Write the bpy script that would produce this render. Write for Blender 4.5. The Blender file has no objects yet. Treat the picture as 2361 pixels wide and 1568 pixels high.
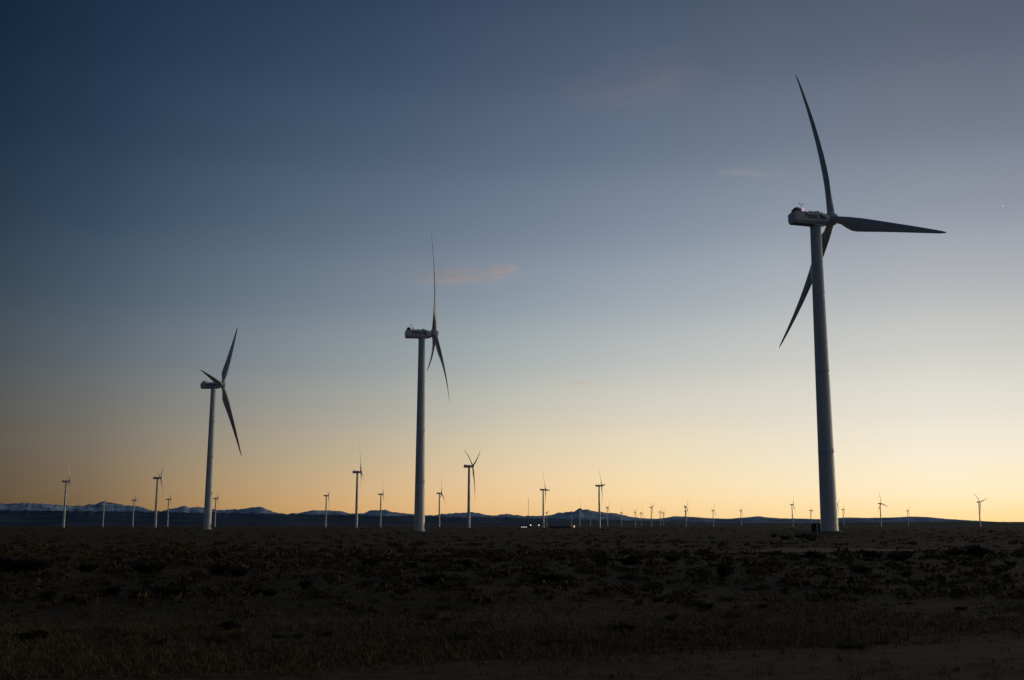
import bpy, bmesh, math, random
import numpy as np
from mathutils import Vector, Matrix, noise

R = math.radians
scene = bpy.context.scene
COL = scene.collection
random.seed(7)
rng = np.random.default_rng(11)

# ================================================================== camera
FPX, CX, CY, HOR = 2550.0, 1180.5, 784.0, 1212.0      # measured in a 2361 px wide view of the photograph
PITCH = math.atan((HOR - CY) / FPX)
EYE = 2.2
cam_data = bpy.data.cameras.new('camera')
cam_data.sensor_width = 36.0
cam_data.lens = 36.0 * FPX / 2361.0
cam_data.clip_start = 0.5
cam_data.clip_end = 250000.0
cam = bpy.data.objects.new('camera', cam_data)
cam.location = (0, 0, EYE)
cam.rotation_euler = (R(90) + PITCH, 0, 0)
COL.objects.link(cam)
scene.camera = cam

# ================================================================== view
scene.render.engine = 'CYCLES'
scene.view_settings.view_transform = 'Standard'
scene.view_settings.look = 'None'
scene.view_settings.exposure = 0.0
scene.view_settings.gamma = 1.0
scene.view_settings.use_curve_mapping = False
scene.cycles.max_bounces = 6

# ================================================================== dusk sky
SUN_AZ, SUN_EL = 58.0, -1.6            # the sun has set beyond the right edge of the picture
SKY_ELS = [0, .6, 1.5, 3, 5, 7.5, 10.5, 14, 18, 22, 26, 30, 45, 90]
SKY = {   # radiance of the evening sky by azimuth and height above the horizon
-28: [(0.0881,0.0508,0.0228),(0.0881,0.0546,0.0285),(0.0915,0.0648,0.0404),(0.0921,0.0752,0.0556),(0.084,0.0823,0.0742),(0.0647,0.0796,0.0901),(0.0415,0.0649,0.0918),(0.0238,0.0468,0.0796),(0.0135,0.0328,0.0637),(0.0084,0.0242,0.0509),(0.0055,0.018,0.0405),(0.0036,0.0132,0.0317)],
-21: [(0.1898,0.1067,0.043),(0.1898,0.1147,0.0537),(0.1958,0.1337,0.0754),(0.1875,0.1477,0.1022),(0.1615,0.1522,0.1321),(0.1208,0.1398,0.1525),(0.0778,0.1103,0.1465),(0.045,0.0776,0.1209),(0.0253,0.0526,0.094),(0.0154,0.0372,0.074),(0.0098,0.0267,0.0581),(0.0063,0.0189,0.0448)],
-14: [(0.4591,0.2474,0.085),(0.4591,0.266,0.1063),(0.4571,0.2988,0.1467),(0.3991,0.3052,0.1932),(0.313,0.287,0.2375),(0.2262,0.2475,0.2581),(0.1513,0.1926,0.2363),(0.0932,0.1366,0.1889),(0.0532,0.0909,0.1429),(0.0311,0.0608,0.1097),(0.0188,0.0407,0.0841),(0.0116,0.0274,0.0636)],
-7: [(0.6825,0.3754,0.1346),(0.6825,0.4037,0.1682),(0.6717,0.4445,0.2221),(0.5825,0.4478,0.2782),(0.4535,0.4139,0.3265),(0.3274,0.3503,0.3438),(0.2244,0.2706,0.3115),(0.1452,0.1931,0.2487),(0.087,0.1293,0.1859),(0.0517,0.0861,0.1397),(0.0311,0.0573,0.1053),(0.0192,0.0383,0.079)],
0: [(0.8373,0.4835,0.1925),(0.8373,0.5199,0.2406),(0.8446,0.5813,0.3131),(0.7687,0.6016,0.3829),(0.6215,0.563,0.4338),(0.4519,0.4716,0.4412),(0.3062,0.3565,0.3914),(0.1983,0.2502,0.31),(0.1223,0.1675,0.2304),(0.0759,0.1135,0.1716),(0.0476,0.0774,0.1279),(0.0303,0.0529,0.0949)],
7: [(0.933,0.588,0.2386),(0.933,0.6323,0.2983),(0.9378,0.7001,0.3878),(0.8713,0.7144,0.4675),(0.7365,0.6635,0.5165),(0.5629,0.562,0.5169),(0.3946,0.4352,0.4596),(0.2587,0.3103,0.3669),(0.1605,0.2071,0.2715),(0.1008,0.1388,0.1985),(0.0644,0.0943,0.1446),(0.0419,0.0646,0.1052)],
14: [(0.9923,0.6573,0.281),(0.9923,0.7068,0.3513),(0.9727,0.7713,0.4679),(0.8957,0.7751,0.5579),(0.7806,0.7186,0.5903),(0.6333,0.6204,0.5693),(0.4683,0.4931,0.5009),(0.3131,0.355,0.3991),(0.1925,0.2339,0.2907),(0.1195,0.1541,0.2074),(0.0763,0.1038,0.1483),(0.05,0.0713,0.107)],
21: [(1.063,0.7083,0.3045),(1.063,0.7616,0.3806),(1.045,0.8362,0.5327),(0.9564,0.842,0.6448),(0.8315,0.7777,0.6599),(0.6782,0.6637,0.6057),(0.5032,0.5165,0.5138),(0.334,0.3621,0.4008),(0.2028,0.2342,0.2878),(0.1255,0.1544,0.2042),(0.0807,0.1056,0.1465),(0.0538,0.074,0.1066)],
28: [(1.01,0.693,0.2883),(1.01,0.7452,0.3604),(1.012,0.8206,0.5093),(0.932,0.8233,0.6236),(0.804,0.753,0.6397),(0.6468,0.6336,0.583),(0.4745,0.486,0.4896),(0.3139,0.3378,0.3798),(0.1919,0.2187,0.2733),(0.1203,0.1455,0.1953),(0.0785,0.1006,0.1412),(0.053,0.0713,0.1034)],
}
ZEN45, ZEN90 = (.020, .034, .066), (.012, .022, .045)
BACK = [(.020,.024,.036),(.021,.025,.038),(.023,.028,.042),(.027,.032,.048),(.032,.038,.056),(.036,.045,.066),(.037,.050,.075),(.034,.050,.078),(.030,.046,.075),(.026,.041,.070),(.023,.037,.065),(.020,.034,.060)]
def scaled(col, s): return [tuple(c * s for c in k) for k in col]
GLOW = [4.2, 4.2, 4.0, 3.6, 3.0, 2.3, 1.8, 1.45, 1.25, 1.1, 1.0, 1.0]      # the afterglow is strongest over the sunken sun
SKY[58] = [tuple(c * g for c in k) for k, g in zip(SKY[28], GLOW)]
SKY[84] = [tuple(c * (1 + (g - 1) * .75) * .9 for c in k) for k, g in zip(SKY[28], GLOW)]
SKY[128] = scaled(SKY[-21], .8)
BACK = scaled(BACK, 1.12)
SKY[180] = BACK
SKY[-180] = BACK
SKY[-58] = [tuple(.45 * a + .45 * b for a, b in zip(p, q)) for p, q in zip(SKY[-28], BACK)]
SKY[-28] = scaled(SKY[-28], .72)
for k in (-7, 0, 7, 14, 21, 28):                    # a little lavender higher up
    SKY[k] = [c if el < 13 else (c[0], c[1] * .99, c[2] * 1.025) for el, c in zip(SKY_ELS, SKY[k])]
for k in SKY:
    SKY[k] = list(SKY[k]) + [ZEN45, ZEN90]
    if abs(k) <= 60: SKY[k][12] = tuple(.45 * a + .3 * b for a, b in zip(SKY[k][11], ZEN45))

world = bpy.data.worlds.new('World')
scene.world = world
world.use_nodes = True
wn, wl = world.node_tree.nodes, world.node_tree.links
wn.clear()
def N(tree, t, **kw):
    n = tree.nodes.new(t)
    for k, v in kw.items(): setattr(n, k, v)
    return n
def M(tree, op, a, b=None, clamp=False):
    n = tree.nodes.new('ShaderNodeMath'); n.operation = op; n.use_clamp = clamp
    for i, v in enumerate((a, b)):
        if v is None: continue
        if isinstance(v, (int, float)): n.inputs[i].default_value = v
        else: tree.links.new(v, n.inputs[i])
    return n.outputs[0]
wt = world.node_tree
tc = N(wt, 'ShaderNodeTexCoord')
sep = N(wt, 'ShaderNodeSeparateXYZ'); wl.new(tc.outputs['Generated'], sep.inputs[0])
elev = M(wt, 'ARCSINE', sep.outputs['Z'])
elev = M(wt, 'MULTIPLY', elev, 180 / math.pi / 90.0)
uel = M(wt, 'POWER', M(wt, 'MAXIMUM', elev, 0.0), 0.5)
az = M(wt, 'MULTIPLY', M(wt, 'ARCTAN2', sep.outputs['X'], sep.outputs['Y']), 180 / math.pi)
prev = None
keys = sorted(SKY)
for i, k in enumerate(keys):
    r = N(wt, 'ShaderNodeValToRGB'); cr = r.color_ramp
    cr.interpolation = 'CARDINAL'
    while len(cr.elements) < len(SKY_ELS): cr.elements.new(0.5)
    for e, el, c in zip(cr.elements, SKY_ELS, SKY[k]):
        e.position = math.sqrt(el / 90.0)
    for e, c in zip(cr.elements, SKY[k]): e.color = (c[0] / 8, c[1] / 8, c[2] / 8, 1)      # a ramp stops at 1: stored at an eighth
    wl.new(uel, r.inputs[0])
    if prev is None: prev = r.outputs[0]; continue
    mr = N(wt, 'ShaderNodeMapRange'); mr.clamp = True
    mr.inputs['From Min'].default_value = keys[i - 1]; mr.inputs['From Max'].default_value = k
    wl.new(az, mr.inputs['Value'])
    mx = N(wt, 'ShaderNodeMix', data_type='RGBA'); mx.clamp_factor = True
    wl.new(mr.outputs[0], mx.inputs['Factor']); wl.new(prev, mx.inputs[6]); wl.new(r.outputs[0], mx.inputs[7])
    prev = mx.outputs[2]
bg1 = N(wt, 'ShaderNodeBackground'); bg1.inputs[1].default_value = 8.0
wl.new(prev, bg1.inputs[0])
nis = N(wt, 'ShaderNodeTexSky'); nis.sky_type = 'NISHITA'; nis.sun_disc = False
nis.sun_elevation = R(SUN_EL); nis.sun_rotation = R(SUN_AZ)
bg2 = N(wt, 'ShaderNodeBackground'); bg2.inputs[1].default_value = 0.012
wl.new(nis.outputs[0], bg2.inputs[0])
add = N(wt, 'ShaderNodeAddShader')
wl.new(bg1.outputs[0], add.inputs[0]); wl.new(bg2.outputs[0], add.inputs[1])
wo = N(wt, 'ShaderNodeOutputWorld'); wl.new(add.outputs[0], wo.inputs[0])

# the sun, just under the horizon: it still reaches the high clouds, not the plain
sun_data = bpy.data.lights.new('sun', 'SUN')
sun_data.energy = 4.0; sun_data.angle = R(0.53); sun_data.color = (1.0, .55, .36)
sun = bpy.data.objects.new('sun', sun_data)
sdir = Vector((math.sin(R(SUN_AZ)) * math.cos(R(SUN_EL)), math.cos(R(SUN_AZ)) * math.cos(R(SUN_EL)), math.sin(R(SUN_EL))))
sun.rotation_euler = (-sdir).to_track_quat('-Z', 'Y').to_euler()
COL.objects.link(sun)

# ================================================================== helpers
def ray(u, v):
    x, y = (u - CX) / FPX, (CY - v) / FPX
    return Vector((x, math.cos(PITCH) - y * math.sin(PITCH), math.sin(PITCH) + y * math.cos(PITCH)))
def on_ground(u, v, z=0.0):
    d = ray(u, v); t = (z - EYE) / d.z
    return Vector((d.x * t, d.y * t, z))
def az_el(u, v):
    d = ray(u, v).normalized()
    return math.degrees(math.atan2(d.x, d.y)), math.degrees(math.asin(d.z))

def new_mat(name, color=(.5, .5, .5), rough=.6, spec=.5):
    m = bpy.data.materials.new(name); m.use_nodes = True
    b = m.node_tree.nodes['Principled BSDF']
    b.inputs['Base Color'].default_value = (*color, 1)
    b.inputs['Roughness'].default_value = rough
    b.inputs['Specular IOR Level'].default_value = spec
    return m
def noisy(name, c1, c2, scale=5.0, rough=.6, spec=.5, coords='Object', lo=.35, hi=.65, detail=6, bump=0.0, stretch=(1, 1, 1)):
    m = new_mat(name, c1, rough, spec); t = m.node_tree; b = t.nodes['Principled BSDF']
    tc = N(t, 'ShaderNodeTexCoord'); mp = N(t, 'ShaderNodeMapping'); mp.inputs['Scale'].default_value = stretch
    t.links.new(tc.outputs[coords], mp.inputs[0])
    nz = N(t, 'ShaderNodeTexNoise'); nz.inputs['Scale'].default_value = scale; nz.inputs['Detail'].default_value = detail
    t.links.new(mp.outputs[0], nz.inputs['Vector'])
    r = N(t, 'ShaderNodeValToRGB')
    r.color_ramp.elements[0].position = lo; r.color_ramp.elements[0].color = (*c1, 1)
    r.color_ramp.elements[1].position = hi; r.color_ramp.elements[1].color = (*c2, 1)
    t.links.new(nz.outputs['Fac'], r.inputs[0]); t.links.new(r.outputs[0], b.inputs['Base Color'])
    if bump:
        bp = N(t, 'ShaderNodeBump'); bp.inputs['Strength'].default_value = bump
        t.links.new(nz.outputs['Fac'], bp.inputs['Height']); t.links.new(bp.outputs[0], b.inputs['Normal'])
    return m
def emit(name, color, strength):
    m = new_mat(name, color); b = m.node_tree.nodes['Principled BSDF']
    b.inputs['Emission Color'].default_value = (*color, 1); b.inputs['Emission Strength'].default_value = strength
    return m

def link(name, me, mats=None, parent=None):
    o = bpy.data.objects.new(name, me); COL.objects.link(o)
    if mats is not None:
        for m in (mats if isinstance(mats, (list, tuple)) else [mats]): me.materials.append(m)
    if parent is not None: o.parent = parent
    return o
def bm_obj(name, bm, mat, parent=None, smooth=False):
    me = bpy.data.meshes.new(name); bm.normal_update(); bm.to_mesh(me); bm.free()
    if smooth:
        for p in me.polygons: p.use_smooth = True
    return link(name, me, mat, parent)
def np_mesh(name, verts, faces, smooth=False):
    """verts (n,3) and faces (m,k) numpy arrays, k fixed"""
    me = bpy.data.meshes.new(name)
    verts = np.asarray(verts, np.float32); faces = np.asarray(faces, np.int32)
    k = faces.shape[1]
    me.vertices.add(len(verts)); me.vertices.foreach_set('co', verts.ravel())
    me.loops.add(faces.size); me.loops.foreach_set('vertex_index', faces.ravel())
    me.polygons.add(len(faces))
    me.polygons.foreach_set('loop_start', np.arange(0, faces.size, k, dtype=np.int32))
    me.polygons.foreach_set('loop_total', np.full(len(faces), k, np.int32))
    if smooth: me.polygons.foreach_set('use_smooth', np.ones(len(faces), bool))
    me.update(calc_edges=True); me.validate()
    return me
def tag(o, label=None, cat=None, group=None, kind=None):
    if label: o['label'] = label
    if cat: o['category'] = cat
    if group: o['group'] = group
    if kind: o['kind'] = kind
    return o
def structure(o, label, cat): return tag(o, label, cat, kind='structure')

def box(bm, x0, x1, y0, y1, z0, z1, bevel=0.0):
    r = bmesh.ops.create_cube(bm, size=1.0); vs = r['verts']
    for v in vs:
        v.co = Vector(((x0 + x1) / 2 + v.co.x * (x1 - x0), (y0 + y1) / 2 + v.co.y * (y1 - y0), (z0 + z1) / 2 + v.co.z * (z1 - z0)))
    if bevel:
        es = list({e for v in vs for e in v.link_edges})
        bmesh.ops.bevel(bm, geom=es, offset=bevel, segments=2, affect='EDGES', profile=.5)
def lathe(bm, prof, seg=32, center=(0, 0, 0), axis='Z', cap=True):
    rings = []
    for r, h in prof:
        ring = []
        for i in range(seg):
            a = 2 * math.pi * i / seg
            p = (r * math.cos(a), r * math.sin(a), h) if axis == 'Z' else (r * math.sin(a), h, r * math.cos(a))
            ring.append(bm.verts.new((p[0] + center[0], p[1] + center[1], p[2] + center[2])))
        rings.append(ring)
    for a, b in zip(rings[:-1], rings[1:]):
        for i in range(seg):
            j = (i + 1) % seg
            bm.faces.new((a[i], a[j], b[j], b[i]))
    if cap:
        bm.faces.new(list(reversed(rings[0]))); bm.faces.new(rings[-1])
def rod(bm, p, q, r0, r1=None, seg=8):
    p, q = Vector(p), Vector(q); r1 = r0 if r1 is None else r1
    d = (q - p).normalized(); s = d.orthogonal().normalized(); t = d.cross(s)
    rs = []
    for c, r in ((p, r0), (q, r1)):
        rs.append([bm.verts.new(c + (s * math.cos(2 * math.pi * i / seg) + t * math.sin(2 * math.pi * i / seg)) * r) for i in range(seg)])
    for i in range(seg):
        j = (i + 1) % seg; bm.faces.new((rs[0][i], rs[0][j], rs[1][j], rs[1][i]))
    bm.faces.new(list(reversed(rs[0]))); bm.faces.new(rs[1])

def interp(x, table):
    xs = [t[0] for t in table]; ys = [t[1] for t in table]
    return np.interp(x, xs, ys)
def smooth01(t):
    t = max(0.0, min(1.0, t)); return t * t * (3 - 2 * t)

# ================================================================== materials
MAT = {}
def tower_paint():
    m = new_mat('tower_paint', (.62, .63, .64), .13, .5); t = m.node_tree; b = t.nodes['Principled BSDF']
    tc = N(t, 'ShaderNodeTexCoord'); mp = N(t, 'ShaderNodeMapping'); mp.inputs['Scale'].default_value = (1.6, 1.6, .05)
    t.links.new(tc.outputs['Object'], mp.inputs[0])
    nz = N(t, 'ShaderNodeTexNoise'); nz.inputs['Scale'].default_value = 1.5; nz.inputs['Detail'].default_value = 6
    t.links.new(mp.outputs[0], nz.inputs['Vector'])
    r = N(t, 'ShaderNodeValToRGB')
    r.color_ramp.elements[0].position = .3; r.color_ramp.elements[0].color = (.58, .58, .58, 1)
    r.color_ramp.elements[1].position = .62; r.color_ramp.elements[1].color = (.74, .74, .74, 1)
    t.links.new(nz.outputs['Fac'], r.inputs[0]); t.links.new(r.outputs[0], b.inputs['Base Color'])
    return m
MAT['tower'] = tower_paint()
MAT['nacelle'] = noisy('nacelle_paint', (.66, .66, .66), (.76, .76, .76), 1.2, .2)
MAT['blade'] = noisy('blade_gelcoat', (.52, .53, .53), (.60, .61, .61), .6, .2)
MAT['dark_panel'] = noisy('dark_panel', (.10, .11, .12), (.16, .17, .18), 3, .5)
MAT['letter'] = new_mat('navy_lettering', (.008, .014, .03), .5)
MAT['metal'] = noisy('galvanised_metal', (.18, .18, .18), (.28, .28, .28), 6, .5)
MAT['concrete'] = noisy('concrete', (.26, .25, .24), (.36, .35, .33), 3, .85)
MAT['box_green'] = noisy('dark_green_enamel', (.02, .03, .025), (.03, .04, .032), 4, .5)
MAT['box_pale'] = noisy('pale_green_enamel', (.10, .12, .09), (.14, .15, .11), 4, .5)
MAT['beacon'] = emit('beacon_glow', (1.0, .50, .60), .6)
MAT['beacon_off'] = new_mat('red_beacon_glass', (.10, .015, .015), .2)

# ================================================================== the plain
VERGE_A, VERGE_B = on_ground(2361, 1478), on_ground(500, 1556)     # the line where the mown roadside begins
vdir = (VERGE_A - VERGE_B).normalized(); vnor = Vector((-vdir.y, vdir.x, 0))
if vnor.y < 0: vnor = -vnor                                        # points away from the road
def verge_dist(x, y): return (x - VERGE_B.x) * vnor.x + (y - VERGE_B.y) * vnor.y
PADS = [(78.7, 278.0, .62, 16), (-37.0, 447.9, -.2, 18), (-168.0, 618.0, -.1, 20)]
def gh(x, y):
    """height of the plain"""
    d = math.hypot(x, y)
    base = -1.0 * smooth01((d - 650) / 900)
    k = smooth01((verge_dist(x, y) - .5) / 14.0)
    h = base
    if k > 0 and d < 9000:
        f = 1.0 / (1.0 + d / 700.0)
        h += k * (.42 * f * noise.noise((x / 31.0, y / 31.0, 3.1)) + .16 * f * noise.noise((x / 8.0, y / 8.0, 7.7))
                  + .55 * noise.noise((x / 140.0, y / 210.0, 1.3)) * smooth01(d / 260))
    for px, py, pz, pr in PADS:
        w = 1 - smooth01((math.hypot(x - px, y - py) - pr * .4) / (pr * 1.6))
        if w > 0: h = h * (1 - w) + pz * w
    return h

rs = np.concatenate([np.array([1.0, 5.0, 9.0]), np.geomspace(12, 900, 150), np.geomspace(960, 90000, 46)])
ths = np.concatenate([np.linspace(-180, -40, 36)[:-1], np.linspace(-40, 40, 241), np.linspace(40, 180, 36)[1:-1]])
gv = [(0.0, 0.0, 0.0)]
for r_ in rs:
    for th in ths:
        x, y = r_ * math.sin(R(th)), r_ * math.cos(R(th))
        gv.append((x, y, gh(x, y)))
nt = len(ths); gf = []
for i in range(len(rs) - 1):
    for j in range(nt):
        a, b = 1 + i * nt + j, 1 + i * nt + (j + 1) % nt
        gf.append((a, a + nt, b + nt, b))
me = np_mesh('ground', gv, gf, True)
bm = bmesh.new(); bm.from_mesh(me); bm.verts.ensure_lookup_table()
for j in range(nt): bm.faces.new((bm.verts[0], bm.verts[1 + j], bm.verts[1 + (j + 1) % nt]))
bmesh.ops.recalc_face_normals(bm, faces=bm.faces)
bm.to_mesh(me); bm.free()
for p in me.polygons: p.use_smooth = True

def ground_mat():
    m = new_mat('dry_prairie', (.05, .04, .03), .95, .15); t = m.node_tree; b = t.nodes['Principled BSDF']
    tc = N(t, 'ShaderNodeTexCoord')
    def nz(scale, detail=6, st=(1, 1, 1)):
        mp = N(t, 'ShaderNodeMapping'); mp.inputs['Scale'].default_value = st; t.links.new(tc.outputs['Object'], mp.inputs[0])
        n = N(t, 'ShaderNodeTexNoise'); n.inputs['Scale'].default_value = scale; n.inputs['Detail'].default_value = detail
        t.links.new(mp.outputs[0], n.inputs['Vector']); return n.outputs['Fac']
    def ramp(v, p0, p1):
        mr = N(t, 'ShaderNodeMapRange', interpolation_type='SMOOTHSTEP'); mr.inputs['From Min'].default_value = p0; mr.inputs['From Max'].default_value = p1
        t.links.new(v, mr.inputs['Value']); return mr.outputs[0]
    def mix(f, a, bcol):
        mx = N(t, 'ShaderNodeMix', data_type='RGBA'); t.links.new(f, mx.inputs['Factor'])
        for s, c in ((6, a), (7, bcol)):
            if isinstance(c, tuple): mx.inputs[s].default_value = (*c, 1)
            else: t.links.new(c, mx.inputs[s])
        return mx.outputs[2]
    col = mix(ramp(nz(.045, 4), .38, .62), (.076, .043, .015), (.132, .074, .022))     # sage soil to dry grass
    col = mix(ramp(nz(.35, 5), .50, .72), col, (.145, .085, .033))                      # straw patches
    col = mix(ramp(nz(1.7, 6), .52, .70), col, (.055, .036, .016))                      # low dark scrub
    col = mix(ramp(nz(14.0, 3), .60, .70), col, (.190, .120, .055))                     # dead stalks and pale stones
    t.links.new(col, b.inputs['Base Color'])
    bp = N(t, 'ShaderNodeBump'); bp.inputs['Strength'].default_value = 1.0; bp.inputs['Distance'].default_value = .25
    t.links.new(nz(3.0, 8), bp.inputs['Height']); t.links.new(bp.outputs[0], b.inputs['Normal'])
    return m
MAT['ground'] = ground_mat()
ground = link('ground', me, MAT['ground'])
structure(ground, 'dark dry sagebrush plain stretching to the mountains', 'ground')

def draped_strip(name, pts, width, lift, mat, jag=0.0, across=4, step=2.0):
    """a sheet that follows the ground along a polyline"""
    P = [Vector((p[0], p[1], 0)) for p in pts]; line = []
    for a, b in zip(P[:-1], P[1:]):
        n = max(1, int((b - a).length / step))
        line += [a.lerp(b, i / n) for i in range(n)]
    line.append(P[-1]); V = []; Fc = []
    for i, p in enumerate(line):
        d = (line[min(i + 1, len(line) - 1)] - line[max(i - 1, 0)]).normalized(); s = Vector((-d.y, d.x, 0))
        wl_ = width[0] + jag * noise.noise((i * .13, 1.7, 0)) + jag * .5 * noise.noise((i * .51, 4.1, 0))
        wr_ = width[1] + jag * noise.noise((i * .13, 9.2, 0)) + jag * .5 * noise.noise((i * .51, 12.1, 0))
        for k in range(across + 1):
            q = p + s * (-wr_ + (wl_ + wr_) * k / across)
            V.append((q.x, q.y, gh(q.x, q.y) + lift))
        if i:
            for k in range(across):
                a = (i - 1) * (across + 1) + k; Fc.append((a, a + 1, a + across + 2, a + across + 1))
    me = np_mesh(name, V, Fc, True)
    return link(name, me, mat)

MAT['verge'] = noisy('roadside_soil', (.095, .055, .019), (.20, .116, .040), 2.6, .95, .1, lo=.3, hi=.7, detail=10, bump=.9)
MAT['asphalt'] = noisy('asphalt', (.060, .040, .020), (.095, .064, .032), 9, .85, .2, bump=.3)
MAT['track'] = noisy('dirt_track', (.19, .118, .048), (.29, .18, .075), .25, .95, .1, detail=8, bump=.4)
vm = (VERGE_A + VERGE_B) / 2
o = draped_strip('road_verge', [vm - vdir * 160, vm + vdir * 160], (.25, 4.4), .02, MAT['verge'], .8, 6)
structure(o, 'bare brown roadside strip along the bottom of the picture', 'roadside')
o = draped_strip('road', [vm - vdir * 160 - vnor * 11.6, vm + vdir * 160 - vnor * 11.6], (7.2, 9.0), .026, MAT['asphalt'], .08, 6)
structure(o, 'dark asphalt road edge in the bottom right corner', 'road')
ta, tb, tcx = on_ground(1740, 1263), on_ground(2050, 1267), on_ground(2420, 1268)
o = draped_strip('dirt_track', [ta, tb, tcx, tcx + Vector((60, -4, 0))], (9, 8), .05, MAT['track'], 3.5, 6, 3.0)
structure(o, 'pale dry grass strip across the plain in front of the big turbine', 'track')

# ================================================================== mountains and hills
RIDGE = [(-900,1158),(-500,1164),(-200,1158),(0,1161),(30,1160),(60,1159),(100,1161),(150,1166),(190,1166),(215,1162),(235,1157),(250,1157),(265,1161),(290,1166),(320,1167),(345,1176),(370,1180),(390,1173),(410,1170),(425,1166),(440,1171),(460,1168),(475,1172),(520,1176),(560,1173),(588,1170),(599,1168),(612,1173),(640,1182),(662,1186),(690,1182),(720,1178),(745,1176),(780,1178),(810,1185),(838,1184),(850,1177),(868,1175),(890,1176),(905,1181),(930,1184),(985,1187),(1000,1188),(1020,1185),(1035,1184),(1060,1182),(1090,1181),(1105,1183),(1122,1188),(1150,1187),(1170,1184),(1187,1188),(1210,1190),(1250,1189),(1270,1187),(1288,1183),(1318,1180),(1328,1176),(1337,1171),(1346,1175),(1356,1175),(1372,1179),(1400,1182),(1430,1185),(1450,1191),(1480,1195),(1515,1196),(1538,1193),(1556,1190),(1600,1192),(1640,1195),(1680,1196),(1720,1193),(1748,1190),(1770,1193),(1800,1195),(1860,1196),(1900,1197),(1950,1193),(2000,1194),(2060,1193),(2100,1191),(2140,1192),(2180,1196),(2240,1200),(2300,1203),(2450,1204),(2700,1200),(3100,1202),(3600,1199)]
FOOT = [(-900,1176),(0,1176),(300,1179),(580,1184),(900,1189),(1180,1194),(1400,1199),(1600,1203),(1800,1206),(2000,1206),(2400,1208),(3600,1206)]
RISE = [(1300,1213.5),(1560,1210),(1750,1207.5),(1950,1206),(2150,1203.5),(2361,1203.5),(2700,1202),(3600,1203)]
def range_mesh(name, table, r0, depth_front, depth_back, mat, rough=.25, nr=40, u0=-620, u1=2980, du=3.0, seed=0.0, spur=1.0, ridge_detail=.0, sink=30):
    us = np.arange(u0, u1 + du, du); V = []; Fc = []
    prof = interp(us, table)
    cols = len(us); rsx = np.concatenate([np.linspace(-1, 0, nr), np.linspace(0, 1, nr // 3)[1:]])
    for i, u in enumerate(us):
        a_, e_ = az_el(u, prof[i]); sa, ca = math.sin(R(a_)), math.cos(R(a_))
        col = []
        wob = noise.noise((u * .006, seed, 0)) * .25
        for t in rsx:
            r_ = r0 + (t * depth_front if t < 0 else t * depth_back) + wob * depth_front * (1 - abs(t))
            x, y = r_ * sa, r_ * ca
            if t < 0:
                s = 1 + t; env = s ** 1.5
            else: env = (1 - t) ** 1.2
            n1 = noise.ridged_multi_fractal(Vector((x / 2300.0, y / 2300.0, seed)), 1.0, 2.1, 5, 1.0, 2.0) if spur else 0
            h = env * (1 + rough * (n1 - 1.0) * min(1, 4 * abs(t)) * spur)
            col.append((x, y, h, r_))
        top = math.tan(R(e_)); crag = ridge_detail * noise.fractal(Vector((u * .075, seed, 1.0)), .8, 2.1, 6)
        base = [-sink + sink * h for _, _, h, _ in col]          # foot of the slope sits a little below the plain
        k_ = top / max(h / r_ for _, _, h, r_ in col)
        for (x, y, h, r_), b_ in zip(col, base): V.append((x, y, EYE + b_ + h * k_ + crag * (1.0 if u < 1350 else max(.22, 1 - (u - 1350) / 300)) * r_ * min(1, max(0, h)) ** 5 if h > 0 else -sink))
    k = len(rsx)
    for i in range(cols - 1):
        for j in range(k - 1):
            a = i * k + j; Fc.append((a, a + k, a + k + 1, a + 1))
    return link(name, np_mesh(name, V, Fc, True), mat)
def snow_mat(name, line_lo, line_hi, dark1, dark2, snow):
    m = new_mat(name, dark1, .9, .1); t = m.node_tree; b = t.nodes['Principled BSDF']
    geo = N(t, 'ShaderNodeNewGeometry'); sp = N(t, 'ShaderNodeSeparateXYZ'); t.links.new(geo.outputs['Position'], sp.inputs[0])
    def nz(scale, st=(1, 1, 1)):
        mp = N(t, 'ShaderNodeMapping'); mp.inputs['Scale'].default_value = st; t.links.new(geo.outputs['Position'], mp.inputs[0])
        n = N(t, 'ShaderNodeTexNoise'); n.inputs['Scale'].default_value = scale; n.inputs['Detail'].default_value = 9
        n.inputs['Roughness'].default_value = .65
        t.links.new(mp.outputs[0], n.inputs['Vector']); return n.outputs['Fac']
    n1, n2 = nz(.0007), nz(.0022)
    hgt = M(t, 'ADD', sp.outputs['Z'], M(t, 'MULTIPLY', M(t, 'SUBTRACT', n1, .5), 700.0))
    mr = N(t, 'ShaderNodeMapRange', interpolation_type='SMOOTHSTEP'); mr.inputs['From Min'].default_value = line_lo; mr.inputs['From Max'].default_value = line_hi
    t.links.new(hgt, mr.inputs['Value'])
    # bare rock and timber show through where the noise is low or the slope steep
    pr = N(t, 'ShaderNodeMapRange', interpolation_type='SMOOTHSTEP'); pr.inputs['From Min'].default_value = .36; pr.inputs['From Max'].default_value = .52
    t.links.new(n2, pr.inputs['Value'])
    f = M(t, 'MULTIPLY', mr.outputs[0], pr.outputs[0])
    dk = N(t, 'ShaderNodeMix', data_type='RGBA'); dk.inputs[6].default_value = (*dark1, 1); dk.inputs[7].default_value = (*dark2, 1); t.links.new(n1, dk.inputs['Factor'])
    mx = N(t, 'ShaderNodeMix', data_type='RGBA'); t.links.new(dk.outputs[2], mx.inputs[6]); mx.inputs[7].default_value = (*snow, 1); t.links.new(f, mx.inputs['Factor'])
    t.links.new(mx.outputs[2], b.inputs['Base Color'])
    return m
MAT['mountain'] = snow_mat('hazed_snowy_mountain', 10, 230, (.10, .16, .22), (.18, .26, .34), (.62, .75, .85))  # blue haze of distance is mixed into the rock, timber and snow colours
MAT['foothill'] = noisy('hazed_timbered_foothill', (.032, .066, .105), (.085, .135, .18), .0016, .95, .1)  # dark timber tinted blue, the hazy air put into its colour
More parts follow.
